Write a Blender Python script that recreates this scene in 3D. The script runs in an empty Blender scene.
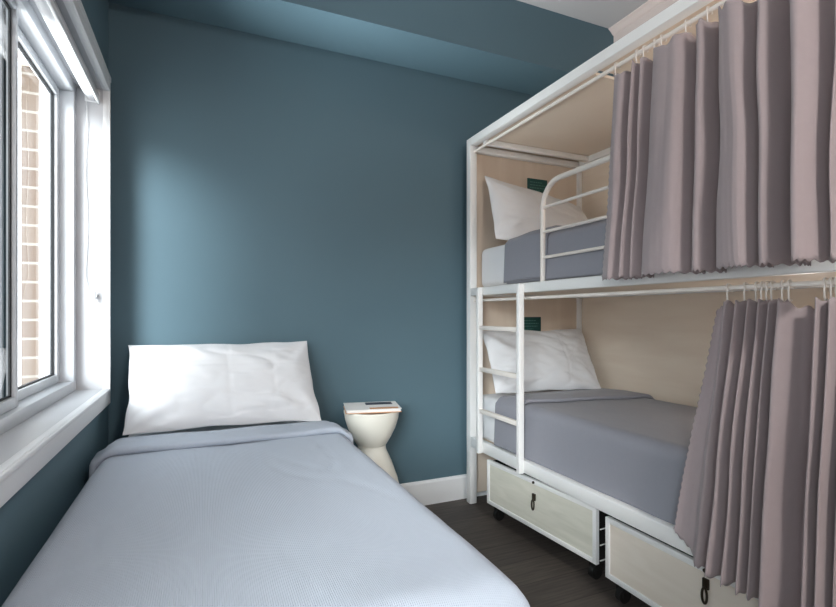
import bpy, bmesh, math, random
from mathutils import Vector, Matrix, noise
random.seed(7)
S = bpy.context.scene
COL = S.collection
PI = math.pi

# ------------------------------------------------------------------ materials
def lin(c):
    c /= 255.0
    return c / 12.92 if c <= 0.04045 else ((c + 0.055) / 1.055) ** 2.4
def rgb(r, g, b): return (lin(r), lin(g), lin(b), 1.0)

def new_mat(name):
    m = bpy.data.materials.new(name); m.use_nodes = True
    nt = m.node_tree
    return m, nt, nt.nodes['Principled BSDF']

def mat(name, col, rough=0.5, spec=0.4, bump=0.0, bscale=200.0, vary=0.0, vscale=6.0, sheen=0.0, metal=0.0, stretch=(1, 1, 1)):
    m, nt, p = new_mat(name)
    N, L = nt.nodes, nt.links
    p.inputs['Base Color'].default_value = col
    p.inputs['Roughness'].default_value = rough
    p.inputs['Specular IOR Level'].default_value = spec
    p.inputs['Metallic'].default_value = metal
    if sheen: p.inputs['Sheen Weight'].default_value = sheen
    tc = N.new('ShaderNodeTexCoord'); mp = N.new('ShaderNodeMapping')
    mp.inputs['Scale'].default_value = stretch
    L.new(tc.outputs['Object'], mp.inputs['Vector'])
    if vary:
        n = N.new('ShaderNodeTexNoise'); n.inputs['Scale'].default_value = vscale; n.inputs['Detail'].default_value = 5
        L.new(mp.outputs['Vector'], n.inputs['Vector'])
        mx = N.new('ShaderNodeMix'); mx.data_type = 'RGBA'
        mx.inputs[6].default_value = tuple(c * (1 - vary) for c in col[:3]) + (1,)
        mx.inputs[7].default_value = tuple(min(1, c * (1 + vary)) for c in col[:3]) + (1,)
        L.new(n.outputs['Fac'], mx.inputs[0]); L.new(mx.outputs[2], p.inputs['Base Color'])
    if bump:
        n = N.new('ShaderNodeTexNoise'); n.inputs['Scale'].default_value = bscale; n.inputs['Detail'].default_value = 4
        L.new(mp.outputs['Vector'], n.inputs['Vector'])
        b = N.new('ShaderNodeBump'); b.inputs['Strength'].default_value = bump; b.inputs['Distance'].default_value = 0.004
        L.new(n.outputs['Fac'], b.inputs['Height']); L.new(b.outputs['Normal'], p.inputs['Normal'])
    return m

def wood_mat(name, c1, c2, stretch, rough=0.55):
    m, nt, p = new_mat(name); N, L = nt.nodes, nt.links
    tc = N.new('ShaderNodeTexCoord'); mp = N.new('ShaderNodeMapping'); mp.inputs['Scale'].default_value = stretch
    L.new(tc.outputs['Object'], mp.inputs['Vector'])
    n = N.new('ShaderNodeTexNoise'); n.inputs['Scale'].default_value = 3.0; n.inputs['Detail'].default_value = 7; n.inputs['Distortion'].default_value = .6
    L.new(mp.outputs['Vector'], n.inputs['Vector'])
    r = N.new('ShaderNodeValToRGB'); r.color_ramp.elements[0].position = .3; r.color_ramp.elements[1].position = .72
    r.color_ramp.elements[0].color = c1; r.color_ramp.elements[1].color = c2
    L.new(n.outputs['Fac'], r.inputs['Fac']); L.new(r.outputs['Color'], p.inputs['Base Color'])
    p.inputs['Roughness'].default_value = rough; p.inputs['Specular IOR Level'].default_value = .3
    return m

def fabric_mat(name, col, rough=.95, rib=None, vary=.06, weave=900, sheen=.15):
    """woven cloth: fine weave bump, faint tone variation; rib = (axis scale vec, strength) adds a ribbed weave"""
    m, nt, p = new_mat(name); N, L = nt.nodes, nt.links
    p.inputs['Roughness'].default_value = rough; p.inputs['Specular IOR Level'].default_value = .15
    p.inputs['Sheen Weight'].default_value = sheen; p.inputs['Sheen Roughness'].default_value = .5
    tc = N.new('ShaderNodeTexCoord')
    n = N.new('ShaderNodeTexNoise'); n.inputs['Scale'].default_value = 40; n.inputs['Detail'].default_value = 8; n.inputs['Roughness'].default_value = .7
    L.new(tc.outputs['Object'], n.inputs['Vector'])
    mx = N.new('ShaderNodeMix'); mx.data_type = 'RGBA'
    mx.inputs[6].default_value = tuple(c * (1 - vary) for c in col[:3]) + (1,)
    mx.inputs[7].default_value = tuple(c * (1 + vary) for c in col[:3]) + (1,)
    L.new(n.outputs['Fac'], mx.inputs[0]); L.new(mx.outputs[2], p.inputs['Base Color'])
    w = N.new('ShaderNodeTexNoise'); w.inputs['Scale'].default_value = weave; w.inputs['Detail'].default_value = 2
    L.new(tc.outputs['Object'], w.inputs['Vector'])
    b = N.new('ShaderNodeBump'); b.inputs['Strength'].default_value = .25; b.inputs['Distance'].default_value = .001
    L.new(w.outputs['Fac'], b.inputs['Height'])
    last = b
    if rib:
        sc, st = rib
        wv = N.new('ShaderNodeTexWave'); wv.wave_type = 'BANDS'; wv.bands_direction = 'X'
        wv.inputs['Scale'].default_value = sc; wv.inputs['Distortion'].default_value = .6; wv.inputs['Detail Scale'].default_value = .3
        L.new(tc.outputs['Object'], wv.inputs['Vector'])
        b2 = N.new('ShaderNodeBump'); b2.inputs['Strength'].default_value = st; b2.inputs['Distance'].default_value = .0015
        L.new(wv.outputs['Color'], b2.inputs['Height']); L.new(b.outputs['Normal'], b2.inputs['Normal'])
        last = b2
    L.new(last.outputs['Normal'], p.inputs['Normal'])
    return m

TEAL = rgb(88, 113, 124)
M = {}
M['teal'] = mat('teal wall paint', TEAL, .62, .35, bump=.06, bscale=320, vary=.03, vscale=2.5)
M['ceiling'] = mat('ceiling paint', rgb(176, 175, 176), .9, .2, bump=.05, bscale=250)
M['offwhite'] = mat('off white wall paint', rgb(196, 183, 178), .85, .2, bump=.05, bscale=250)
M['trim'] = mat('white trim paint', rgb(236, 237, 238), .4, .4, vary=.01)
M['upvc'] = mat('white window frame', rgb(204, 207, 211), .3, .5, vary=.01)
M['wtrim'] = mat('window reveal paint', rgb(198, 199, 202), .4, .4)
M['gasket'] = mat('black rubber gasket', rgb(28, 30, 33), .6, .3)
M['metal'] = mat('white powder coated steel', rgb(242, 241, 239), .38, .45, bump=.03, bscale=500)
M['rod'] = mat('cream enamelled rod', rgb(240, 232, 224), .35, .45)
M['ply'] = wood_mat('birch plywood panel', rgb(228, 211, 193), rgb(236, 222, 205), (.6, .6, 4))
M['plyend'] = wood_mat('birch plywood end', rgb(220, 202, 184), rgb(228, 212, 195), (4, .6, .6))
M['drawerA'] = wood_mat('pale lime washed wood', rgb(214, 211, 196), rgb(232, 228, 215), (1, 1.2, 9))
M['drawerB'] = wood_mat('pale birch wood', rgb(226, 214, 200), rgb(236, 226, 214), (1, 1.0, 7))
M['black'] = mat('black metal', rgb(30, 29, 28), .5, .4)
M['bronze'] = mat('dark bronze hasp', rgb(62, 54, 42), .35, .5, metal=.6)
M['sheet'] = fabric_mat('white cotton', rgb(232, 232, 234), vary=.015)
M['duvet'] = fabric_mat('light blue grey cotton', rgb(181, 189, 201), rib=(75, .5), vary=.03)
M['blanket'] = fabric_mat('lilac grey blanket', rgb(146, 146, 154), vary=.04)
M['curtain'] = fabric_mat('mauve grey curtain', rgb(168, 154, 155), vary=.05, weave=700, sheen=.25)
M['stool'] = mat('cream plastic', rgb(243, 240, 228), .35, .5)
M['paper'] = mat('white paper', rgb(240, 238, 234), .6, .3)
M['photo'] = mat('printed dark photo', rgb(72, 74, 84), .5, .3, vary=.5, vscale=40)
M['print_orange'] = mat('printed orange photo', rgb(214, 158, 112), .5, .3, vary=.3, vscale=50)
M['sign'] = mat('dark green sign plate', rgb(30, 78, 74), .45, .4)
M['signtext'] = mat('pale green lettering', rgb(88, 134, 126), .5, .3)
M['concrete'] = mat('outside render', rgb(160, 146, 130), .9, .2, vary=.04)
M['whitebrick'] = mat('white outside trim', rgb(235, 235, 235), .7, .2)
M['lampglass'] = mat('opal lamp cover', rgb(245, 245, 240), .4, .4)

def brick_mat():
    m, nt, p = new_mat('pale beige brick'); N, L = nt.nodes, nt.links
    tc = N.new('ShaderNodeTexCoord'); sp = N.new('ShaderNodeSeparateXYZ'); cb = N.new('ShaderNodeCombineXYZ')
    L.new(tc.outputs['Object'], sp.inputs[0])
    ad = N.new('ShaderNodeMath'); ad.operation = 'ADD'
    L.new(sp.outputs['X'], ad.inputs[0]); L.new(sp.outputs['Y'], ad.inputs[1])
    L.new(ad.outputs[0], cb.inputs['X']); L.new(sp.outputs['Z'], cb.inputs['Y'])
    b = N.new('ShaderNodeTexBrick'); L.new(cb.outputs[0], b.inputs['Vector'])
    b.inputs['Color1'].default_value = rgb(108, 94, 82); b.inputs['Color2'].default_value = rgb(96, 80, 68)
    b.inputs['Mortar'].default_value = rgb(140, 134, 126)
    b.inputs['Scale'].default_value = 1.0; b.inputs['Mortar Size'].default_value = .006
    b.inputs['Brick Width'].default_value = .215; b.inputs['Row Height'].default_value = .084
    L.new(b.outputs['Color'], p.inputs['Base Color']); p.inputs['Roughness'].default_value = .9
    bp = N.new('ShaderNodeBump'); bp.invert = True; bp.inputs['Strength'].default_value = .5; bp.inputs['Distance'].default_value = .006
    L.new(b.outputs['Fac'], bp.inputs['Height']); L.new(bp.outputs['Normal'], p.inputs['Normal'])
    return m
M['brick'] = brick_mat()

def floor_mat():
    m, nt, p = new_mat('dark plank floor'); N, L = nt.nodes, nt.links
    tc = N.new('ShaderNodeTexCoord')
    b = N.new('ShaderNodeTexBrick'); L.new(tc.outputs['Object'], b.inputs['Vector'])
    b.inputs['Color1'].default_value = rgb(92, 85, 80); b.inputs['Color2'].default_value = rgb(78, 72, 69)
    b.inputs['Mortar'].default_value = rgb(48, 45, 43)
    b.inputs['Scale'].default_value = 1.0; b.inputs['Mortar Size'].default_value = .0012
    b.inputs['Brick Width'].default_value = 1.22; b.inputs['Row Height'].default_value = .18
    mp = N.new('ShaderNodeMapping'); mp.inputs['Scale'].default_value = (2.5, 34, 1)
    L.new(tc.outputs['Object'], mp.inputs['Vector'])
    n = N.new('ShaderNodeTexNoise'); n.inputs['Scale'].default_value = 2.2; n.inputs['Detail'].default_value = 7
    L.new(mp.outputs['Vector'], n.inputs['Vector'])
    r = N.new('ShaderNodeValToRGB'); r.color_ramp.elements[0].position = .3; r.color_ramp.elements[1].position = .75
    r.color_ramp.elements[0].color = (.62, .62, .62, 1); r.color_ramp.elements[1].color = (1.25, 1.22, 1.18, 1)
    L.new(n.outputs['Fac'], r.inputs['Fac'])
    mx = N.new('ShaderNodeMix'); mx.data_type = 'RGBA'; mx.blend_type = 'MULTIPLY'; mx.inputs[0].default_value = 1
    L.new(b.outputs['Color'], mx.inputs[6]); L.new(r.outputs['Color'], mx.inputs[7])
    L.new(mx.outputs[2], p.inputs['Base Color']); p.inputs['Roughness'].default_value = .5
    p.inputs['Specular IOR Level'].default_value = .3
    return m
M['floor'] = floor_mat()

def glass_mat():
    m = bpy.data.materials.new('window glass'); m.use_nodes = True
    nt = m.node_tree; N, L = nt.nodes, nt.links; N.clear()
    out = N.new('ShaderNodeOutputMaterial'); t = N.new('ShaderNodeBsdfTransparent'); g = N.new('ShaderNodeBsdfGlossy')
    t.inputs['Color'].default_value = (.97, .985, .985, 1); g.inputs['Roughness'].default_value = .01
    f = N.new('ShaderNodeFresnel'); f.inputs['IOR'].default_value = 1.5
    ge = N.new('ShaderNodeNewGeometry'); iv = N.new('ShaderNodeMath'); iv.operation = 'SUBTRACT'; iv.inputs[0].default_value = 1; L.new(ge.outputs['Backfacing'], iv.inputs[1])
    ml = N.new('ShaderNodeMath'); ml.operation = 'MULTIPLY'; L.new(f.outputs[0], ml.inputs[0]); L.new(iv.outputs[0], ml.inputs[1])   # reflect once, on the way in
    mx = N.new('ShaderNodeMixShader'); L.new(ml.outputs[0], mx.inputs[0]); L.new(t.outputs[0], mx.inputs[1]); L.new(g.outputs[0], mx.inputs[2])
    L.new(mx.outputs[0], out.inputs['Surface'])
    return m
M['glass'] = glass_mat()

def screen_mat():
    m = bpy.data.materials.new('insect screen'); m.use_nodes = True
    nt = m.node_tree; N, L = nt.nodes, nt.links; N.clear()
    out = N.new('ShaderNodeOutputMaterial'); t = N.new('ShaderNodeBsdfTransparent'); d = N.new('ShaderNodeBsdfDiffuse')
    d.inputs['Color'].default_value = rgb(70, 78, 86)
    mx = N.new('ShaderNodeMixShader'); mx.inputs[0].default_value = .60
    L.new(t.outputs[0], mx.inputs[1]); L.new(d.outputs[0], mx.inputs[2]); L.new(mx.outputs[0], out.inputs['Surface'])
    return m
M['screen'] = screen_mat()

# ------------------------------------------------------------------ mesh helpers
WORLD = {}          # object name -> world offset of its own coordinate frame
class MB:
    def __init__(self): self.bm = bmesh.new()
    def box(self, x0, x1, y0, y1, z0, z1, bev=0.0, seg=2):
        r = bmesh.ops.create_cube(self.bm, size=1.0)
        vs = r['verts']
        for v in vs:
            v.co = Vector(((x0 + x1) / 2 + v.co.x * (x1 - x0), (y0 + y1) / 2 + v.co.y * (y1 - y0), (z0 + z1) / 2 + v.co.z * (z1 - z0)))
        if bev:
            es = list({e for v in vs for e in v.link_edges})
            bmesh.ops.bevel(self.bm, geom=es, offset=bev, segments=seg, profile=.5, affect='EDGES')
        return self
    def tube(self, pts, r, n=12, closed=False):
        pts = [Vector(p) for p in pts]; rings = []
        k = len(pts); up = None
        for i, p in enumerate(pts):
            if closed: t = pts[(i + 1) % k] - pts[i - 1]
            else: t = pts[min(i + 1, k - 1)] - pts[max(i - 1, 0)]
            t.normalize()
            if up is None:
                up = Vector((0, 0, 1)) if abs(t.z) < .9 else Vector((1, 0, 0))
            a = (up - t * up.dot(t)).normalized(); b = t.cross(a); up = a
            rings.append([self.bm.verts.new(p + a * (r * math.cos(2 * PI * j / n)) + b * (r * math.sin(2 * PI * j / n))) for j in range(n)])
        m = k if closed else k - 1
        for i in range(m):
            A, B = rings[i], rings[(i + 1) % k]
            for j in range(n): self.bm.faces.new((A[j], A[(j + 1) % n], B[(j + 1) % n], B[j]))
        if not closed:
            self.bm.faces.new(rings[0][::-1]); self.bm.faces.new(rings[-1])
        return self
    def lathe(self, prof, cx, cy, n=48):
        rings = []
        for r, z in prof:
            if r < 1e-5: rings.append([self.bm.verts.new((cx, cy, z))])
            else: rings.append([self.bm.verts.new((cx + r * math.cos(2 * PI * j / n), cy + r * math.sin(2 * PI * j / n), z)) for j in range(n)])
        for A, B in zip(rings, rings[1:]):
            for j in range(n):
                a = [A[0]] if len(A) == 1 else [A[j], A[(j + 1) % n]]
                b = [B[0]] if len(B) == 1 else [B[(j + 1) % n], B[j]]
                if len(a) + len(b) >= 3: self.bm.faces.new(a + b)
        return self
    def prism(self, poly, axis, a, b):
        """extrude a 2D polygon along an axis ('x': (y,z) points, 'y': (x,z), 'z': (x,y))"""
        def mk(p, t): return {'x': (t, p[0], p[1]), 'y': (p[0], t, p[1]), 'z': (p[0], p[1], t)}[axis]
        A = [self.bm.verts.new(mk(p, a)) for p in poly]; B = [self.bm.verts.new(mk(p, b)) for p in poly]
        self.bm.faces.new(A[::-1]); self.bm.faces.new(B)
        k = len(poly)
        for i in range(k): self.bm.faces.new((A[i], A[(i + 1) % k], B[(i + 1) % k], B[i]))
        return self
    def grid(self, rows):
        vs = [[self.bm.verts.new(p) for p in row] for row in rows]
        for A, B in zip(vs, vs[1:]):
            for j in range(len(A) - 1): self.bm.faces.new((A[j], A[j + 1], B[j + 1], B[j]))
        return self
    def xform(self, mtx): bmesh.ops.transform(self.bm, matrix=mtx, verts=self.bm.verts[:]); return self
    def build(self, name, m, parent=None, smooth=False, loc=None, thick=0.0, sub=0):
        off = Vector(loc) if loc is not None else (WORLD[parent.name] if parent else Vector((0, 0, 0)))
        bm = self.bm
        bmesh.ops.recalc_face_normals(bm, faces=bm.faces[:])
        for v in bm.verts: v.co -= off
        me = bpy.data.meshes.new(name); bm.to_mesh(me); bm.free()
        o = bpy.data.objects.new(name, me); COL.objects.link(o)
        me.materials.append(m)
        if smooth:
            for p in me.polygons: p.use_smooth = True
            if smooth == 'auto': me.set_sharp_from_angle(angle=math.radians(40))
        if parent: o.parent = parent; WORLD[o.name] = WORLD[parent.name]
        else: o.location = off; WORLD[o.name] = off
        if thick:
            sm = o.modifiers.new('thickness', 'SOLIDIFY'); sm.thickness = thick; sm.offset = 0
        if sub:
            ss = o.modifiers.new('smooth', 'SUBSURF'); ss.levels = sub; ss.render_levels = sub
        return o

def tag(o, label, cat, group=None):
    o['label'] = label; o['category'] = cat
    if group: o['group'] = group
    return o
def thing(name, loc, label, cat, group=None):
    o = bpy.data.objects.new(name, None); COL.objects.link(o); o.location = loc; o.empty_display_size = .1
    WORLD[o.name] = Vector(loc)
    return tag(o, label, cat, group)
def struct(o): o['kind'] = 'structure'; return o
def sname(name, loc=(0, 0, 0)):
    o = bpy.data.objects.new(name, None); COL.objects.link(o); o.location = loc; WORLD[o.name] = Vector(loc)
    return struct(o)
def box(*a, **k): return MB().box(*a, **k)
def lerp(a, b, t): return a + (b - a) * t
def smooth01(t): t = max(0., min(1., t)); return t * t * (3 - 2 * t)

# ------------------------------------------------------------------ room shell
XL, XR, YB, YN, ZC = -.425, 2.50, 2.818, -1.9, 3.09
OY0, OY1, OZ0, OZ1 = -1.05, 2.655, .857, 2.235        # window opening in the left wall
WO = -.635                                           # outer face of the inner leaf of the wall
struct(box(WO - .3, XR + .12, YN - .12, YB + .12, -.06, 0).build('floor', M['floor']))
struct(box(WO, XR + .12, YN - .12, YB + .12, ZC, ZC + .08).build('ceiling', M['ceiling']))
struct(box(WO, XR + .12, YB, YB + .12, 0, ZC).build('wall_back', M['teal']))
struct(box(XR, XR + .12, YN - .12, YB, 0, ZC).build('wall_right', M['offwhite']))
struct(box(WO, XR, YN - .12, YN, 0, ZC).build('wall_near', M['offwhite']))
w = MB()
w.box(WO, XL, YN, OY0 - .02, 0, ZC).box(WO, XL, OY1 + .02, YB, 0, ZC).box(WO, XL, OY0 - .02, OY1 + .02, 0, OZ0 - .02).box(WO, XL, OY0 - .02, OY1 + .02, OZ1 + .02, ZC)
struct(w.build('wall_left', M['teal']))
struct(box(XL, XR, 2.46, YB, 2.735, ZC).build('ceiling_soffit', M['teal']))
# baseboards and cornice
bb = MB().prism([(YB, 0), (YB - .016, 0), (YB - .016, .138), (YB - .011, .147), (YB - .005, .153), (YB, .153)], 'x', XL, XR)
struct(bb.build('baseboard_back', M['trim']))
bl = MB().prism([(XL, 0), (XL + .016, 0), (XL + .016, .14), (XL + .006, .153), (XL, .153)], 'y', YN, YB - .017)
struct(bl.build('baseboard_left', M['trim']))
cn = MB().prism([(XR, ZC), (XR - .045, ZC), (XR - .045, ZC - .006), (XR - .03, ZC - .014), (XR - .012, ZC - .034), (XR, ZC - .04)], 'y', YN, 2.46)
struct(cn.build('trim_1', M['offwhite']))

# ------------------------------------------------------------------ window
win = sname('window_1', (XL, (OY0 + OY1) / 2, OZ0))
def casing():
    m = MB(); f = -.402
    y0, y1, z0, z1 = OY0 - .075, 2.722, .779, 2.325
    iy0, iy1, iz0, iz1 = OY0 + .0, OY1, OZ0, OZ1
    m.box(XL, f, iy1, y1, z0, z1, .003).box(XL, f, y0, iy0, z0, z1, .003)
    m.box(XL, f, iy0, iy1, z0, iz0, .003).box(XL, f, iy0, iy1, iz1, z1, .003)
    return m
casing().build('casing', M['trim'], win, 'auto')
bd = MB(); f = -.402
bd.box(f - .004, f + .008, OY1 + .002, OY1 + .016, OZ0 - .014, OZ1 + .014, .003)
bd.box(f - .004, f + .008, OY0, OY1 + .002, OZ1 + .002, OZ1 + .016, .003)
bd.box(f - .004, f + .008, OY0, OY1 + .002, OZ0 - .016, OZ0 - .002, .003)
bd.box(f - .004, f + .003, OY0, 2.722, 2.300, 2.325, .002)
bd.build('casing_bead', M['trim'], win, 'auto')
# reveal lining
rv = MB()
rv.box(-.62, XL + .002, OY0 - .02, OY1 + .02, OZ0 - .02, OZ0).box(-.62, XL + .002, OY0 - .02, OY1 + .02, OZ1, OZ1 + .02)
rv.box(-.62, XL + .002, OY1, OY1 + .02, OZ0, OZ1).box(-.62, XL + .002, OY0 - .02, OY0, OZ0, OZ1)
rv.build('reveal_lining', M['wtrim'], win)
def ring(m, x0, x1, y0, y1, z0, z1, wd, wb=None, bev=.004):
    wb = wb or wd
    m.box(x0, x1, y0, y0 + wd, z0, z1, bev).box(x0, x1, y1 - wd, y1, z0, z1, bev)
    m.box(x0, x1, y0 + wd, y1 - wd, z0, z0 + wb, bev).box(x0, x1, y0 + wd, y1 - wd, z1 - wd, z1, bev)
    return m
ring(MB(), -.615, -.525, OY0, OY1, OZ0, OZ1, .045).build('window_frame', M['upvc'], win, 'auto')
g = OY0 + .045; h = OY1 - .045; gz0 = OZ0 + .045; gz1 = OZ1 - .045; MY = 1.965
s1 = ring(MB(), -.612, -.578, MY - .03, h, gz0, gz1, .036).build('sash', M['upvc'], win, 'auto')
ring(MB(), -.603, -.590, MY + .006, h - .036, gz0 + .036, gz1 - .036, .005, bev=0).build('gasket', M['gasket'], s1)
box(-.598, -.594, MY + .011, h - .041, gz0 + .041, gz1 - .041).build('pane', M['glass'], s1)
MN = .30
s3 = ring(MB(), -.595, -.545, g, MN, gz0, gz1, .036).build('sash', M['upvc'], win, 'auto')
ring(MB(), -.580, -.565, g + .036, MN - .036, gz0 + .036, gz1 - .036, .007, bev=0).build('gasket', M['gasket'], s3)
box(-.574, -.570, g + .043, MN - .043, gz0 + .043, gz1 - .043).build('pane', M['glass'], s3)
s2 = ring(MB(), -.572, -.545, MN - .03, MY, gz0, gz1, .020, .036).build('sash', M['upvc'], win, 'auto')
ring(MB(), -.564, -.557, MN - .01, MY - .020, gz0 + .036, gz1 - .020, .006, bev=0).build('gasket', M['gasket'], s2)
box(-.562, -.558, MN - .004, MY - .026, gz0 + .042, gz1 - .026).build('pane', M['glass'], s2)
box(-.578, -.571, MY - .016, MY - .002, gz0, gz1).build('meeting_gasket', M['gasket'], win)
box(-.626, -.6245, MN, MY, gz0, gz1).build('insect_screen', M['screen'], win)
# outside brick jamb, head and sill
ext = MB()
ext.box(-.735, -.645, 2.685, 3.4, -1, 3.3)
struct(ext.build('wall_outside', M['brick']))
struct(box(-.655, -.618, 2.625, 2.80, .7, 2.33).build('trim_2', M['whitebrick']))
struct(box(-.735, -.637, -2.0, 2.685, 2.30, 3.3).build('wall_outside_head', M['concrete']))
struct(box(-.76, -.618, -2.0, 2.685, .60, .835).build('trim_3', M['whitebrick']))

# roller blind rolled up under the head, with its chain
bx, bz = -.462, OZ1 - .034
rb = thing('roller_blind', (bx, 1.55, bz), 'white roller blind rolled up under the window head with a hanging chain', 'blind')
MB().tube([(bx, OY0 + .02, bz), (bx, OY1 - .012, bz)], .028, 24).build('roll', M['wtrim'], rb, 'auto')
box(bx + .020, bx + .032, OY0 + .02, OY1 - .012, bz - .040, bz - .012, .005).build('hem_bar', M['trim'], rb, 'auto')
box(bx - .03, bx + .03, OY1 - .011, OY1 - .0015, bz - .03, bz + .033, .003).build('bracket', M['trim'], rb, 'auto')
ch = [(bx - .026, OY1 - .008, bz)] + [(bx - .024 + .004 * math.sin(i), OY1 - .008, lerp(bz, 1.30, i / 12)) for i in range(1, 12)] + [(bx - .012, OY1 - .010, 1.285)]
MB().tube(ch, .0018, 6).build('chain', M['trim'], rb, True)
cl = MB().tube([(-.452, OY1 - .002, 1.285), (-.452, OY1 - .026, 1.285)], .010, 16)
cl.tube([(-.452, OY1 - .024, 1.262), (-.452, OY1 - .026, 1.308)], .006, 10)
cl.build('chain_cleat', M['trim'], rb, 'auto')

# ------------------------------------------------------------------ single bed
BX0, BX1, BY0, BY1, BZ = -.335, .565, .90, 2.79, .636
bed = thing('single_bed', ((BX0 + BX1) / 2, 1.8, 0), 'single bed with white mattress standing under the window', 'bed')
fr = MB(); ring(fr, BX0, BX0 + .001, 0, .001, 0, .001, .0003, bev=0) if False else None
fr.box(BX0 + .02, BX1 - .02, BY0 + .02, BY1 - .01, .26, .37, .006)
fr.build('bed_base', M['black'], bed, 'auto')
for lx in (BX0 + .08, BX1 - .08):
    for ly in (BY0 + .1, BY1 - .1):
        MB().tube([(lx, ly, 0), (lx, ly, .26)], .022, 14).build('leg', M['black'], bed, 'auto')
box(BX0, BX1, BY0, BY1, .37, BZ, .045, 4).build('mattress', M['sheet'], bed, 'auto')

def drape_profile(a, half, r, flare=.04):
    """arc-length a from the centre -> (offset outwards, drop)"""
    sgn = 1 if a >= 0 else -1; a = abs(a); flat = half - r
    if a <= flat: return sgn * a, 0.0
    arc = r * PI / 2
    if a <= flat + arc:
        t = (a - flat) / r
        return sgn * (flat + r * math.sin(t)), r * (1 - math.cos(t))
    e = a - flat - arc
    return sgn * (half + e * flare), r + e

def quilt_rows(cx, half, r, zt, y_head, y_foot, side_drop, foot_drop, rx=3, ny=120, nx=110, seed=0, puff=.006, ripple=1.0):
    """a cover lying over a bed, hanging at both sides and at the foot"""
    L = half - r + r * PI / 2 + side_drop
    rf = .07
    Ly = (y_head - y_foot) - rf + (rf * PI / 2 + foot_drop if foot_drop else rf)
    rows = []
    for j in range(ny + 1):
        b = Ly * j / ny
        flat = (y_head - y_foot) - rf
        if b <= flat or not foot_drop: yy, dz = b, 0.0
        elif b <= flat + rf * PI / 2:
            t = (b - flat) / rf; yy, dz = flat + rf * math.sin(t), rf * (1 - math.cos(t))
        else:
            e = b - flat - rf * PI / 2; yy, dz = flat + rf + e * .03, rf + e
        row = []
        for i in range(nx + 1):
            a = lerp(-L, L, i / nx)
            ox, dx = drape_profile(a, half, r)
            x, y, z = cx + ox, y_head - yy, zt - max(dx, dz) - .35 * min(dx, dz)
            # hanging ripples
            k = smooth01((dx - .03) / .22)
            if k > 0: x += (1 if ox > 0 else -1) * k * ripple * .009 * (1 + math.sin(y * 17 + seed + 1.5 * math.sin(y * 5)))
            k2 = smooth01((dz - .03) / .22)
            if k2 > 0: y -= k2 * .03 * math.sin(x * 19 + seed)
            top = 1 - smooth01((dx + dz) / .06)
            n = noise.noise((x * 5.5, y * 4.2, seed)) * .6 + noise.noise((x * 14, y * 8, seed + 5)) * .25
            z += puff * n * (0.35 + .65 * top) - .0025 * top * max(0, 1 - abs(noise.noise((x * 4.5 + .6 * y, y * 1.1, seed + 21))) / .06) ** 2
            row.append((x, y, z))
        rows.append(row)
    return rows
bcx, bhalf = .122, .489
dv = MB().grid(quilt_rows(bcx, bhalf, .06,   .652, 2.44, .815, .30, .30, seed=1.3)).build('duvet', M['duvet'], None, True, loc=(bcx, 1.6, .65), thick=.012)
tag(dv, 'pale blue-grey ribbed duvet spread over the single bed, hanging down its sides', 'duvet')

def fold_rows(cx, half, r, zt, y0, y1, side_drop, seed, ny=40, nx=110, lift=.016, slant=0.0):
    """turned-back band lying on the cover: a soft strip with a rounded lower lip"""
    L = half - r + r * PI / 2 + side_drop
    rows = []
    for j in range(ny + 1):
        t = j / ny
        row = []
        for i in range(nx + 1):
            a = lerp(-L, L, i / nx)
            ox, dx = drape_profile(a, half, r)
            x = cx + ox
            yy0 = y0 + slant * (x - cx) + .010 * noise.noise((x * 3, 0, seed))
            y = lerp(y1 + .008 * noise.noise((x * 4, 2, seed)), yy0, min(1, t * 1.12) if t < .9 else 1.0)
            up = lift * (.35 + .65 * smooth01(t / .55))
            if t > .82:                       # the rolled lip
                q = (t - .82) / .18
                rr = (lift - .006) / 2
                th = min(1, q / .75) * PI
                y = yy0 - rr * math.sin(th) + (.03 * (q - .75) / .25 if q > .75 else 0)
                up = lift - rr * (1 - math.cos(th))
            n = noise.noise((x * 6, y * 6, seed)) * .004
            z = zt - dx + (up + n) * (1 if dx < r else .6)
            x2 = x + (0 if dx < r * .5 else (1 if ox > 0 else -1) * (up * .7))
            row.append((x2, y, z))
        rows.append(row)
    return rows
MB().grid(fold_rows(bcx, bhalf + .004, .06, .655, 2.195, 2.445, .20, 4.2, lift=.026)).build('turned_back_fold', M['duvet'], dv, True, thick=.008)

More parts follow.
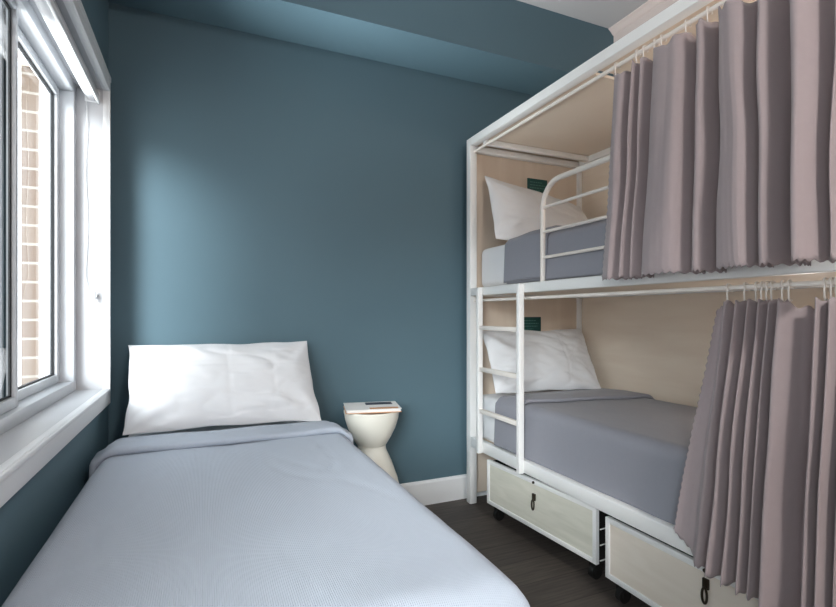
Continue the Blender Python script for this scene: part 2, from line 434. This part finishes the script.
# ------------------------------------------------------------------ pillows
def pillow(name, TL, TR, BL, BR, tf, tb, label, seed, creases=(), pinch=.035, nu=110, nv=76, wr=1.0):
    TL, TR, BL, BR = map(Vector, (TL, TR, BL, BR))
    nrm = ((TR - TL).cross(TL - BL)).normalized()     # points to the room
    if nrm.y > 0: nrm = -nrm
    def P(u, v, side):
        pu = u - pinch * u * (1 - v * v) * .8
        pv = v - pinch * 1.5 * v * (1 - u * u) * .8
        c = BL.lerp(BR, (pu + 1) / 2).lerp(TL.lerp(TR, (pu + 1) / 2), (pv + 1) / 2)
        c = c + Vector((.010 * noise.noise((v * 2.2, seed, u)) * abs(u) ** 4, 0, .009 * noise.noise((u * 2.6, seed + 4, v)) * abs(v) ** 4))
        f = (max(0, 1 - abs(u) ** 2.6) ** .62) * (max(0, 1 - abs(v) ** 2.4) ** .62)
        t = tf if side > 0 else tb
        d = t * f
        if side > 0:
            w = noise.noise((u * 2.2, v * 2.0, seed)) * .009 + noise.noise((u * 5 + v * 3, v * 5, seed + 3)) * .006
            for (sx, sy) in ((1, 1), (-1, 1), (1, -1), (-1, -1)):   # folds running out of the corners
                dx, dy = sx - u, (sy - v) * .7
                r = math.hypot(dx, dy); an = math.atan2(dy * sy, dx * sx)
                w += .007 * math.exp(-((r - .42) / .28) ** 2) * math.sin(an * 9 + seed + sx)
            for ax, pos, amp in creases:
                q = (u if ax == 'u' else v) - pos
                w -= amp * math.exp(-(q / .018) ** 2)
            q = noise.noise((u * 1.5 + .5 * v, v * 1.9 - .8 * u, seed + 11))
            w -= .008 * max(0, 1 - abs(q) / .16) ** 2 * abs(u) ** 1.5
            q = noise.noise((u * .8 - 1.2 * v, v * 1.3 + 1.1 * u, seed + 17))
            w -= .004 * max(0, 1 - abs(q) / .14) ** 2
            d += w * wr * min(1, f * 1.6)
        return c + nrm * (d if side > 0 else -d)
    m = MB()
    vsF = [[None] * (nu + 1) for _ in range(nv + 1)]; vsB = [[None] * (nu + 1) for _ in range(nv + 1)]
    for j in range(nv + 1):
        for i in range(nu + 1):
            u = math.sin((2 * i / nu - 1) * PI / 2 * .96) / math.sin(PI / 2 * .96); v = math.sin((2 * j / nv - 1) * PI / 2 * .96) / math.sin(PI / 2 * .96)
            vsF[j][i] = m.bm.verts.new(P(u, v, 1))
            if 0 < i < nu and 0 < j < nv: vsB[j][i] = m.bm.verts.new(P(u, v, -1))
            else: vsB[j][i] = vsF[j][i]
    for j in range(nv):
        for i in range(nu):
            for g_ in (vsF, vsB):
                q = [g_[j][i], g_[j][i + 1], g_[j + 1][i + 1], g_[j + 1][i]]
                if len(set(q)) == 4:
                    try: m.bm.faces.new(q)
                    except ValueError: pass
    c = (TL + TR + BL + BR) / 4
    o = m.build(name, M['sheet'], None, True, loc=c)
    return tag(o, label, 'pillow')
pillow('pillow', (-.335, 2.775, 1.050), (.538, 2.775, 1.050), (-.325, 2.51, .665), (.560, 2.51, .655), .085, .03,
       'wide white pillow propped against the teal wall at the head of the single bed', 2.1,
       creases=(('u', .02, .004), ('v', .30, .004), ('u', .52, .002), ('u', -.5, .002)))

# ------------------------------------------------------------------ stool and book
SX, SY = .855, 2.585
st = thing('stool', (SX, SY, 0), 'cream plastic hourglass stool beside the head of the single bed', 'stool')
prof = [(0, .004), (.17, .004), (.188, 0), (.192, .01), (.188, .08), (.172, .18), (.142, .30), (.110, .39), (.083, .448), (.0765, .468), (.078, .480)]
MB().lathe(prof + [(0, .480)], SX, SY, 64).build('base', M['stool'], st, 'auto')
prof2 = [(0, .478), (.074, .478), (.084, .490), (.108, .530), (.130, .575), (.146, .625), (.153, .665), (.1535, .672), (.150, .676), (.146, .672), (.140, .664), (0, .664)]
MB().lathe(prof2, SX, SY, 64).build('seat', M['stool'], st, 'auto')
bk = thing('book', (SX, SY, .677), 'thin white picture book lying on top of the cream stool', 'book')
Rb = Matrix.Translation((SX, SY, .677)) @ Matrix.Rotation(math.radians(-12), 4, 'Z')
def bbox_(x0, x1, y0, y1, z0, z1, bev, nm, m_, par): return box(x0, x1, y0, y1, z0, z1, bev).xform(Rb).build(nm, m_, par, 'auto')
pg = bbox_(-.145, .145, -.108, .108, .002, .017, .002, 'pages', M['paper'], bk)
cv = bbox_(-.149, .149, -.112, .112, .0172, .0195, 0, 'cover', M['paper'], bk)
bbox_(-.149, .149, -.112, .112, -.0003, .0018, 0, 'back_cover', M['print_orange'], bk)
ph = bbox_(-.03, .12, .02, .095, .0194, .0199, 0, 'cover_photo', M['photo'], cv)
bbox_(-.02, .135, -.105, -.06, .0194, .0199, 0, 'cover_strip', M['print_orange'], cv)

# ------------------------------------------------------------------ bunk bed
FX, BXX = 1.545, 2.470           # outer front / outer back of the posts
YF, YE = .655, 2.750             # near end / far end
T = .05
bunk = thing('bunk_bed', (2.0, 1.7, 0), 'white steel bunk bed with birch panels, canopy roof and ladder along the right wall', 'bunk bed')
for x0 in (FX, BXX - T):
    for y0 in (YF, YE - T):
        t_ = T if x0 == FX else .03
        box(x0 + T - t_ if x0 != FX else x0, x0 + T, (y0 + T - t_) if y0 > 1 else y0, y0 + T if y0 > 1 else y0 + t_, 0, 2.317 if x0 == FX else 2.29, .006).build('post', M['metal'], bunk, 'auto')
def rail(nm, x0, x1, y0, y1, z0, z1, m_='metal', bev=.005): return box(x0, x1, y0, y1, z0, z1, bev).build(nm, M[m_], bunk, 'auto')
iy0, iy1 = YF + T, YE - T
rail('top_rail', FX, FX + T, iy0, iy1, 2.268, 2.317)
rail('deck_rail', FX, FX + .04, iy0, iy1, 1.316, 1.366)
rail('lower_rail', FX, FX + .04, iy0, iy1, .365, .430)
rail('top_rail', BXX - T, BXX, iy0, iy1, 2.245, 2.29)
rail('deck_rail', BXX - T, BXX, iy0, iy1, 1.316, 1.366)
rail('lower_rail', BXX - T, BXX, iy0, iy1, .365, .430)
for y0 in (YE - .045, YF + .005):
    rail('end_rail', FX + T, BXX - .03, y0, y0 + .04, 2.235, 2.275)
    rail('end_rail', FX + T, BXX - .03, y0, y0 + .04, 1.316, 1.366)
    rail('end_rail', FX + T, BXX - .03, y0, y0 + .04, .365, .412)
rail('canopy_beam', FX + T, BXX - T, 2.60, 2.63, 2.25, 2.285)
# panels
box(FX + T - .003, BXX, YE - .0018, YE + .012, .05, 2.30).build('end_panel', M['plyend'], bunk)
box(FX + T - .003, BXX - T + .003, YF - .012, YF + .002, .05, 2.30).build('end_panel', M['plyend'], bunk)
box(BXX + .001, BXX + .015, YF - .01, YE + .012, .05, 2.30).build('back_panel', M['ply'], bunk)
box(FX + T - .002, BXX, 1.712, YE + .012, 2.2865, 2.300).build('canopy_panel', M['ply'], bunk)
box(FX + T - .002, BXX, YF - .01, 1.674, 2.2865, 2.300).build('canopy_panel', M['ply'], bunk)
box(FX + .041, BXX - T, iy0, iy1, 1.330, 1.352).build('deck_panel', M['ply'], bunk)
box(FX + .041, BXX - T, iy0, iy1, .385, .412).build('deck_panel', M['ply'], bunk)
# curtain rods
RX, RZ1, RZ2 = 1.578, 2.234, 1.287
for z in (RZ1, RZ2):
    MB().tube([(RX, iy0, z), (RX, iy1 + .004, z)], .0085, 14).build('curtain_rod', M['rod'], bunk, 'auto')
# ladder: part with stiles and rungs
lad = bpy.data.objects.new('ladder', None); COL.objects.link(lad); lad.parent = bunk; WORLD[lad.name] = WORLD[bunk.name]
LX0, LX1 = 1.512, 1.5445
for y0 in (2.545, 2.130):
    box(LX0, LX1, y0, y0 + .028, .365, 1.362, .004).build('stile', M['metal'], lad, 'auto')
for z in (.622, .872, 1.120):
    box(LX0 + .004, LX1 - .004, 2.156, 2.547, z - .013, z + .013, .005).build('rung', M['rod'], lad, 'auto')
# guard rail: bent tube with three bars
gr = bpy.data.objects.new('guard_rail', None); COL.objects.link(gr); gr.parent = bunk; WORLD[gr.name] = WORLD[bunk.name]
GX = 1.598
def arc(cy, cz, r, a0, a1, n=8): return [(GX, cy + r * math.cos(lerp(a0, a1, i / n)), cz + r * math.sin(lerp(a0, a1, i / n))) for i in range(n + 1)]
gy1, gy0, gz = 2.046, .86, 1.872
loop = [(GX, gy1, 1.358)] + arc(gy1 - .13, gz - .13, .13, 0, PI / 2) + arc(gy0 + .13, gz - .13, .13, PI / 2, PI) + [(GX, gy0, 1.358)]
MB().tube(loop, .0135, 14).build('rail_loop', M['rod'], gr, 'auto')
for z in (1.748, 1.622, 1.492):
    MB().tube([(GX, gy1, z), (GX, gy0, z)], .008, 10).build('bar', M['rod'], gr, 'auto')
# sign plates on the far end panel
for x0, z0 in ((1.962, 1.078), (2.015, 2.022)):
    sp = box(x0, x0 + .165, YE - .0075, YE - .0025, z0, z0 + .105, .002).build('sign_plate', M['sign'], bunk, 'auto')
    sp['label'] = 'small dark green sign plate'
    lt = MB()
    for k, (a, b) in enumerate(((.02, .12), (.02, .145), (.02, .135), (.02, .10))):
        xx = x0 + a
        while xx < x0 + b:
            wd = random.uniform(.012, .024)
            lt.box(xx, min(xx + wd, x0 + b), YE - .0082, YE - .0074, z0 + .078 - k * .019, z0 + .083 - k * .019); xx += wd + .005
    lt.build('lettering', M['signtext'], sp)

# warm fill lamp added on the back panel of each level, towards the foot end
for z, pw in ((2.02, 190), (.93, 75)):
    rl = MB().lathe([(0, z - .05), (.03, z - .05), (.03, z + .05), (0, z + .05)], BXX - .032, 1.22, 24).build('bunk_fill_lamp', M['metal'], bunk, 'auto')
    el, nt_, p_ = new_mat('lit bunk fill'); p_.inputs['Emission Color'].default_value = (1, .92, .84, 1); p_.inputs['Emission Strength'].default_value = pw
    MB().tube([(BXX - .064, 1.22, z), (BXX - .0615, 1.22, z)], .036, 24).build('fill_lamp_cover', el, rl)
# mattresses, blankets, pillows
def bunk_level(mxa, z0, z1, label_m, label_b, y_edge, y_fold, seed, slant):
    mx0, mx1, my0, my1 = mxa, BXX - .035, .72, 2.733
    m = box(mx0, mx1, my0, my1, z0, z1, .04, 4).build('mattress', M['sheet'], None, 'auto', loc=((mx0 + mx1) / 2, 1.7, z0))
    tag(m, label_m, 'mattress')
    cx, half = (mx0 + mx1) / 2, (mx1 - mx0) / 2 + .006
    drop = z1 - z0 - .050
    b = MB().grid(quilt_rows(cx, half, .055, z1 + .014, y_edge - .03, my0 - .004, drop, 0, ny=90, nx=90, seed=seed, puff=.005, ripple=.35)).build('blanket', M['blanket'], None, True, loc=(cx, 1.6, z1), thick=.008)
    tag(b, label_b, 'blanket')
    MB().grid(fold_rows(cx, half + .002, .055, z1 + .016, y_fold, y_edge, drop, seed + 2, nx=90, lift=.022, slant=slant)).build('turned_back_fold', M['blanket'], b, True, thick=.006)
bunk_level(1.602, .414, .690, 'white mattress on the lower bunk, its edge showing behind the ladder', 'lilac-grey blanket spread on the lower bunk behind the ladder', 2.475, 2.165, 3.3, -.175)
bunk_level(1.632, 1.367, 1.622, 'white mattress on the upper bunk, its edge showing beside the guard rail', 'lilac-grey blanket spread on the upper bunk behind the guard rail', 2.42, 2.02, 6.1, -.05)
pillow('pillow', (1.630, 2.712, 1.100), (2.45, 2.712, 1.10), (1.625, 2.53, .718), (2.37, 2.43, .712), .085, .03,
       'white pillow propped up on the lower bunk behind the ladder', 5.2, creases=(('u', .35, .003),), wr=1.25)
pillow('pillow', (1.645, 2.690, 2.085), (2.42, 2.690, 1.955), (1.618, 2.52, 1.655), (2.40, 2.44, 1.635), .085, .03,
       'white pillow propped up on the upper bunk behind the guard rail', 8.4, wr=.9)

# ------------------------------------------------------------------ curtains
def catmull(P, t):
    n = len(P) - 1; s = min(max(t, 0), n - 1e-6); i = int(s); f = s - i
    p0, p1, p2, p3 = P[max(i - 1, 0)], P[i], P[i + 1], P[min(i + 2, n)]
    return tuple(.5 * (2 * b + (c - a) * f + (2 * a - 5 * b + 4 * c - d) * f * f + (3 * b - a - 3 * c + d) * f ** 3) for a, b, c, d in zip(p0, p1, p2, p3))
def curtain(label, ctrl, xt, xb, zt, zb, rodz, hooks, xmax, seed, lift=None, per=14, rows=60):
    n = (len(ctrl) - 1) * per
    grid = []
    cols = [catmull(ctrl, i / per) for i in range(n + 1)]
    for r in range(rows + 1):
        v = r / rows; row = []
        for i, (yt, yb, off) in enumerate(cols):
            hv = v ** .85
            y = lerp(yt, yb, hv)
            amp = .75 + .25 * smooth01(v * 1.6)
            x = lerp(xt, xb, v) + off * amp * (2.1 if off < 0 else 1.5)
            dh = min(abs(yt - hk) for hk in hooks)
            sag = .022 * smooth01(dh / .035) + .005 * math.sin(i * .55)
            hem = .004 * math.sin(i * 1.3 + seed) + .006 * noise.noise((i * .05, seed, 0)) + (lift(i / n) if lift else 0)
            z = lerp(zt - sag, zb + hem, v)
            x += .013 * noise.noise((y * 8, z * 2.6, seed)) * (.3 + .7 * math.sin(PI * min(v, .9))); y += .012 * noise.noise((y * 5, z * 2.6, seed + 9)) * math.sin(PI * v)
            if i < 3: y += .003 * (1 if r % 2 else -1) * (1 - i / 3)
            xm = xmax(z); x = x if x < xm - .02 else xm - .02 + .02 * math.tanh((x - xm + .02) / .02)
            row.append((x, y, z))
        grid.append(row)
    yc = (ctrl[0][0] + ctrl[-1][0]) / 2
    c = MB().grid(grid).build('curtain', M['curtain'], None, True, loc=(xt, yc, rodz), thick=.0025)
    tag(c, label, 'curtain')
    for hk in hooks:
        ho = random.uniform(-.004, .004)
        pts = [(RX + ho, hk + .013 * math.cos(a) * .25, rodz - .008 + .019 * math.sin(a)) for a in ()]
        rr = .0135
        for k in range(11):
            a = lerp(-PI * .35, PI * 1.15, k / 10)
            pts.append((RX + rr * math.cos(a) * 1.0, hk + .004 * math.sin(a), rodz + rr * math.sin(a)))
        pts += [(RX - rr * .95, hk, rodz - .018), (RX - rr * .8, hk, rodz - .042), (RX - .004, hk, rodz - .050), (RX + .003, hk, rodz - .044)]
        MB().tube(pts, .0026, 8).build('hook', M['rod'], c, True)
    return c
U = [(1.540, 1.556, 0.0), (1.515, 1.50, -.018), (1.47, 1.465, -.022), (1.445, 1.442, .028), (1.42, 1.420, -.022), (1.402, 1.395, .028),
     (1.382, 1.370, -.022), (1.352, 1.342, .028), (1.325, 1.320, -.020), (1.26, 1.235, -.032), (1.21, 1.165, -.026), (1.187, 1.140, .032),
     (1.15, 1.115, -.022), (1.127, 1.085, -.022), (1.108, 1.068, .034), (1.07, 1.03, -.022), (1.035, .965, -.036), (.995, .928, -.030),
     (.965, .912, .022), (.945, .895, -.026), (.92, .868, -.032), (.895, .845, .034), (.87, .82, .030), (.845, .795, -.040), (.81, .768, -.03), (.78, .748, .02), (.75, .728, -.02)]
curtain('mauve-grey curtain hanging from the rod of the upper bunk', [(a, b * .972, o) for a, b, o in U], 1.576, 1.478, RZ1 - .040, 1.338, RZ1,
        [1.532, 1.425, 1.391, 1.340, 1.309, 1.208, 1.127, 1.065, 1.019, .955, .89, .82, .76], lambda z: lerp(1.536, 1.575, smooth01((z - 1.40) / .15)) + .075 * smooth01((z - 1.90) / .25), 1.0)
Lc = [(1.092, 1.205, -.004), (1.078, 1.150, .004), (1.058, 1.108, -.012), (1.040, 1.088, .022), (1.026, 1.074, .022), (1.003, 1.050, -.030), (.985, 1.018, .026),
      (.968, 1.000, -.030), (.953, .976, .022), (.937, .953, -.030), (.923, .938, .022), (.908, .920, -.030), (.893, .905, .022),
      (.875, .880, -.036), (.848, .850, -.012), (.822, .820, .030), (.805, .800, .022), (.785, .780, -.030), (.77, .765, .022), (.755, .750, -.030), (.74, .735, .02), (.725, .72, -.02)]
curtain('mauve-grey curtain hanging from the rod under the upper deck over the lower bunk', [(a, b * .985, o) for a, b, o in Lc], 1.574, 1.490, RZ2 - .044, .384, RZ2,
        [1.058, 1.003, .968, .952, .937, .923, .893, .875, .785, .770, .758], lambda z: lerp(1.530, 1.600, smooth01((z - .46) / .5)), 4.0,
        lift=lambda t: .075 * max(0, 1 - t / .07))

# ------------------------------------------------------------------ storage boxes under the bunk
def storage_box(label, corner, ang, wd, panel, dp=.62, hy=None, hz=0):
    """corner = far front corner on the floor; the box runs wd towards the near end"""
    z0, z1 = .092, .347
    t = thing('storage_box', (corner[0], corner[1], 0), label, 'storage box', None)
    X = Matrix.Translation((corner[0], corner[1], 0)) @ Matrix.Rotation(ang, 4, 'Z')
    def B(nm, m_, par, *bs, bev=.002):
        mb = MB()
        for b in bs: mb.box(*b, bev)
        return mb.xform(X).build(nm, m_, par, 'auto')
    b_ = .022; hy = hy or wd / 2
    B('front_frame', M['metal'], t, (0, .02, -b_, 0, z0, z1), (0, .02, -wd, -wd + b_, z0, z1), (0, .02, -wd + b_, -b_, z0, z0 + b_), (0, .02, -wd + b_, -b_, z1 - b_, z1))
    fp = B('front_panel', M[panel], t, (.006, .014, -wd + b_, -b_, z0 + b_, z1 - b_), bev=0)
    B('bottom', M['black'], t, (.02, dp, -wd, 0, z0, z0 + .010), bev=0)
    B('back_panel', M['metal'], t, (dp - .012, dp, -wd, 0, z0 + .010, z1), bev=.001)
    for y in (-wd, -.004):
        B('side_panel', M['black'], t, (.022, dp - .012, y, y + .004, z0 + .010, z1 - .012), bev=0)
        yy = (y - .006, y) if y < -.1 else (y + .004, y + .010)
        B('side_wires', M['metal'], t, *[(.021, dp - .012, yy[0], yy[1], z - .0018, z + .0018) for z in (z0 + .016, z0 + .085, z0 + .155, z1 - .015)], bev=.001)
    # hasp: plate with a hanging ring, and the screw above it
    m = MB().box(-.004, .006, -hy - .011, -hy + .011, z1 - .105 + hz, z1 - .070 + hz, .002)
    cz = z1 - .126 + hz
    m.tube([(-.006, -hy + .009 * math.cos(2 * PI * k / 20), cz + .026 * math.sin(2 * PI * k / 20)) for k in range(20)], .0042, 8, closed=True)
    m.xform(X).build('hasp', M['bronze'], t, 'auto')
    MB().tube([(-.006, -hy, z1 - .012), (.004, -hy, z1 - .012)], .007, 12).xform(X).build('screw', M['bronze'], t, 'auto')
    for cx in (.05, dp - .06):
        for cy in (-.05, -wd + .05):
            c = MB().box(cx - .020, cx + .020, cy - .022, cy + .022, z0 - .014, z0, .002)
            c.box(cx - .018, cx + .018, cy - .020, cy - .014, .028, z0 - .012).box(cx - .018, cx + .018, cy + .014, cy + .020, .028, z0 - .012)
            c.xform(X); k = c.build('caster', M['black'], t, 'auto')
            MB().tube([(cx, cy - .013, .032), (cx, cy + .013, .032)], .032, 20).xform(X).build('wheel', M['black'], k, 'auto')
    return t
storage_box('pale wooden fronted storage box on casters under the ladder end of the bunk', (1.530, 2.478), math.radians(4.2), .815, 'drawerA')
storage_box('pale birch fronted storage box on casters partly under the hanging lower curtain', (1.556, 1.578), 0, .82, 'drawerB', hy=.452, hz=.03)

# ------------------------------------------------------------------ fill lamp added on the ceiling behind the viewer, brightens the bunks
LXX, LYY = 1.0, -1.1
lamp = thing('ceiling_fill_lamp', (LXX, LYY, ZC), 'added round ceiling fill lamp with an opal cover in the near half of the room', 'lamp')
MB().lathe([(0, ZC - .001), (.20, ZC - .001), (.20, ZC - .03), (.19, ZC - .035), (0, ZC - .035)], LXX, LYY, 48).build('body', M['trim'], lamp, 'auto')
em, nt, p = new_mat('lit fill cover'); p.inputs['Emission Color'].default_value = (1, .97, .94, 1); p.inputs['Emission Strength'].default_value = 112.0
MB().lathe([(.186, ZC - .036), (.18, ZC - .06), (.13, ZC - .085), (0, ZC - .095)], LXX, LYY, 48).build('cover', em, lamp, True)

# ------------------------------------------------------------------ daylight
W = bpy.data.worlds.new('sky'); S.world = W; W.use_nodes = True
nt = W.node_tree; N, L = nt.nodes, nt.links
bg = N['Background']
tc = N.new('ShaderNodeTexCoord'); sp = N.new('ShaderNodeSeparateXYZ'); L.new(tc.outputs['Generated'], sp.inputs[0])
rp = N.new('ShaderNodeValToRGB'); e = rp.color_ramp.elements
e[0].position = 0.0; e[0].color = (1.0, 1.0, 1.0, 1)
e[1].position = 1.0; e[1].color = (.80, .90, 1.0, 1)
for pos, c in ((.46, (1.0, 1.0, 1.0, 1)), (.52, (.95, .98, 1.0, 1)), (.75, (.92, .97, 1.0, 1))):
    q = rp.color_ramp.elements.new(pos); q.color = c
mr = N.new('ShaderNodeMapRange'); mr.inputs['From Min'].default_value = -1; mr.inputs['From Max'].default_value = 1
L.new(sp.outputs['Z'], mr.inputs['Value']); L.new(mr.outputs['Result'], rp.inputs['Fac'])
L.new(rp.outputs['Color'], bg.inputs['Color']); bg.inputs['Strength'].default_value = 2.7
sd = bpy.data.lights.new('sun', 'SUN'); sd.energy = 4.4; sd.angle = math.radians(25); sd.color = (.93, .97, 1.0)
so = bpy.data.objects.new('sun', sd); COL.objects.link(so); so.location = (-4, -2, 5)
so.rotation_euler = Vector((1, 1.4, -.54)).to_track_quat('-Z', 'Y').to_euler()
gd = bpy.data.lights.new('soffit_fill_sun', 'SUN'); gd.energy = 8.5; gd.angle = math.radians(30); gd.color = (.95, .98, 1.0)   # added sun from below, as if thrown up by the street, brightening the soffit
go = bpy.data.objects.new('soffit_fill_sun', gd); COL.objects.link(go); go.location = (-4, 1, -2)
go.rotation_euler = Vector((1, .03, .8)).to_track_quat('-Z', 'Y').to_euler()
pd = bpy.data.lights.new('window_portal', 'AREA'); pd.shape = 'RECTANGLE'; pd.size = OZ1 - OZ0 + .1; pd.size_y = OY1 - OY0
pd.cycles.is_portal = True
po = bpy.data.objects.new('window_portal', pd); COL.objects.link(po); po.location = (-.64, (OY0 + OY1) / 2, (OZ0 + OZ1) / 2)
po.rotation_euler = (0, -PI / 2, 0)

# ------------------------------------------------------------------ camera and view
cd = bpy.data.cameras.new('camera'); cam = bpy.data.objects.new('camera', cd); COL.objects.link(cam)
cd.sensor_width = 36; cd.lens = 490 / 836 * 36; cd.shift_y = 11 / 836; cd.clip_start = .02
cam.location = (0, 0, 1.2); cam.rotation_euler = (PI / 2, 0, -math.radians(23.7))
S.camera = cam
S.view_settings.view_transform = 'Standard'; S.view_settings.look = 'None'; S.view_settings.gamma = 1; S.view_settings.use_curve_mapping = False
S.view_settings.exposure = 0.46
S.cycles.use_denoising = True
S.cycles.max_bounces = 10; S.cycles.diffuse_bounces = 6; S.cycles.sample_clamp_indirect = 8
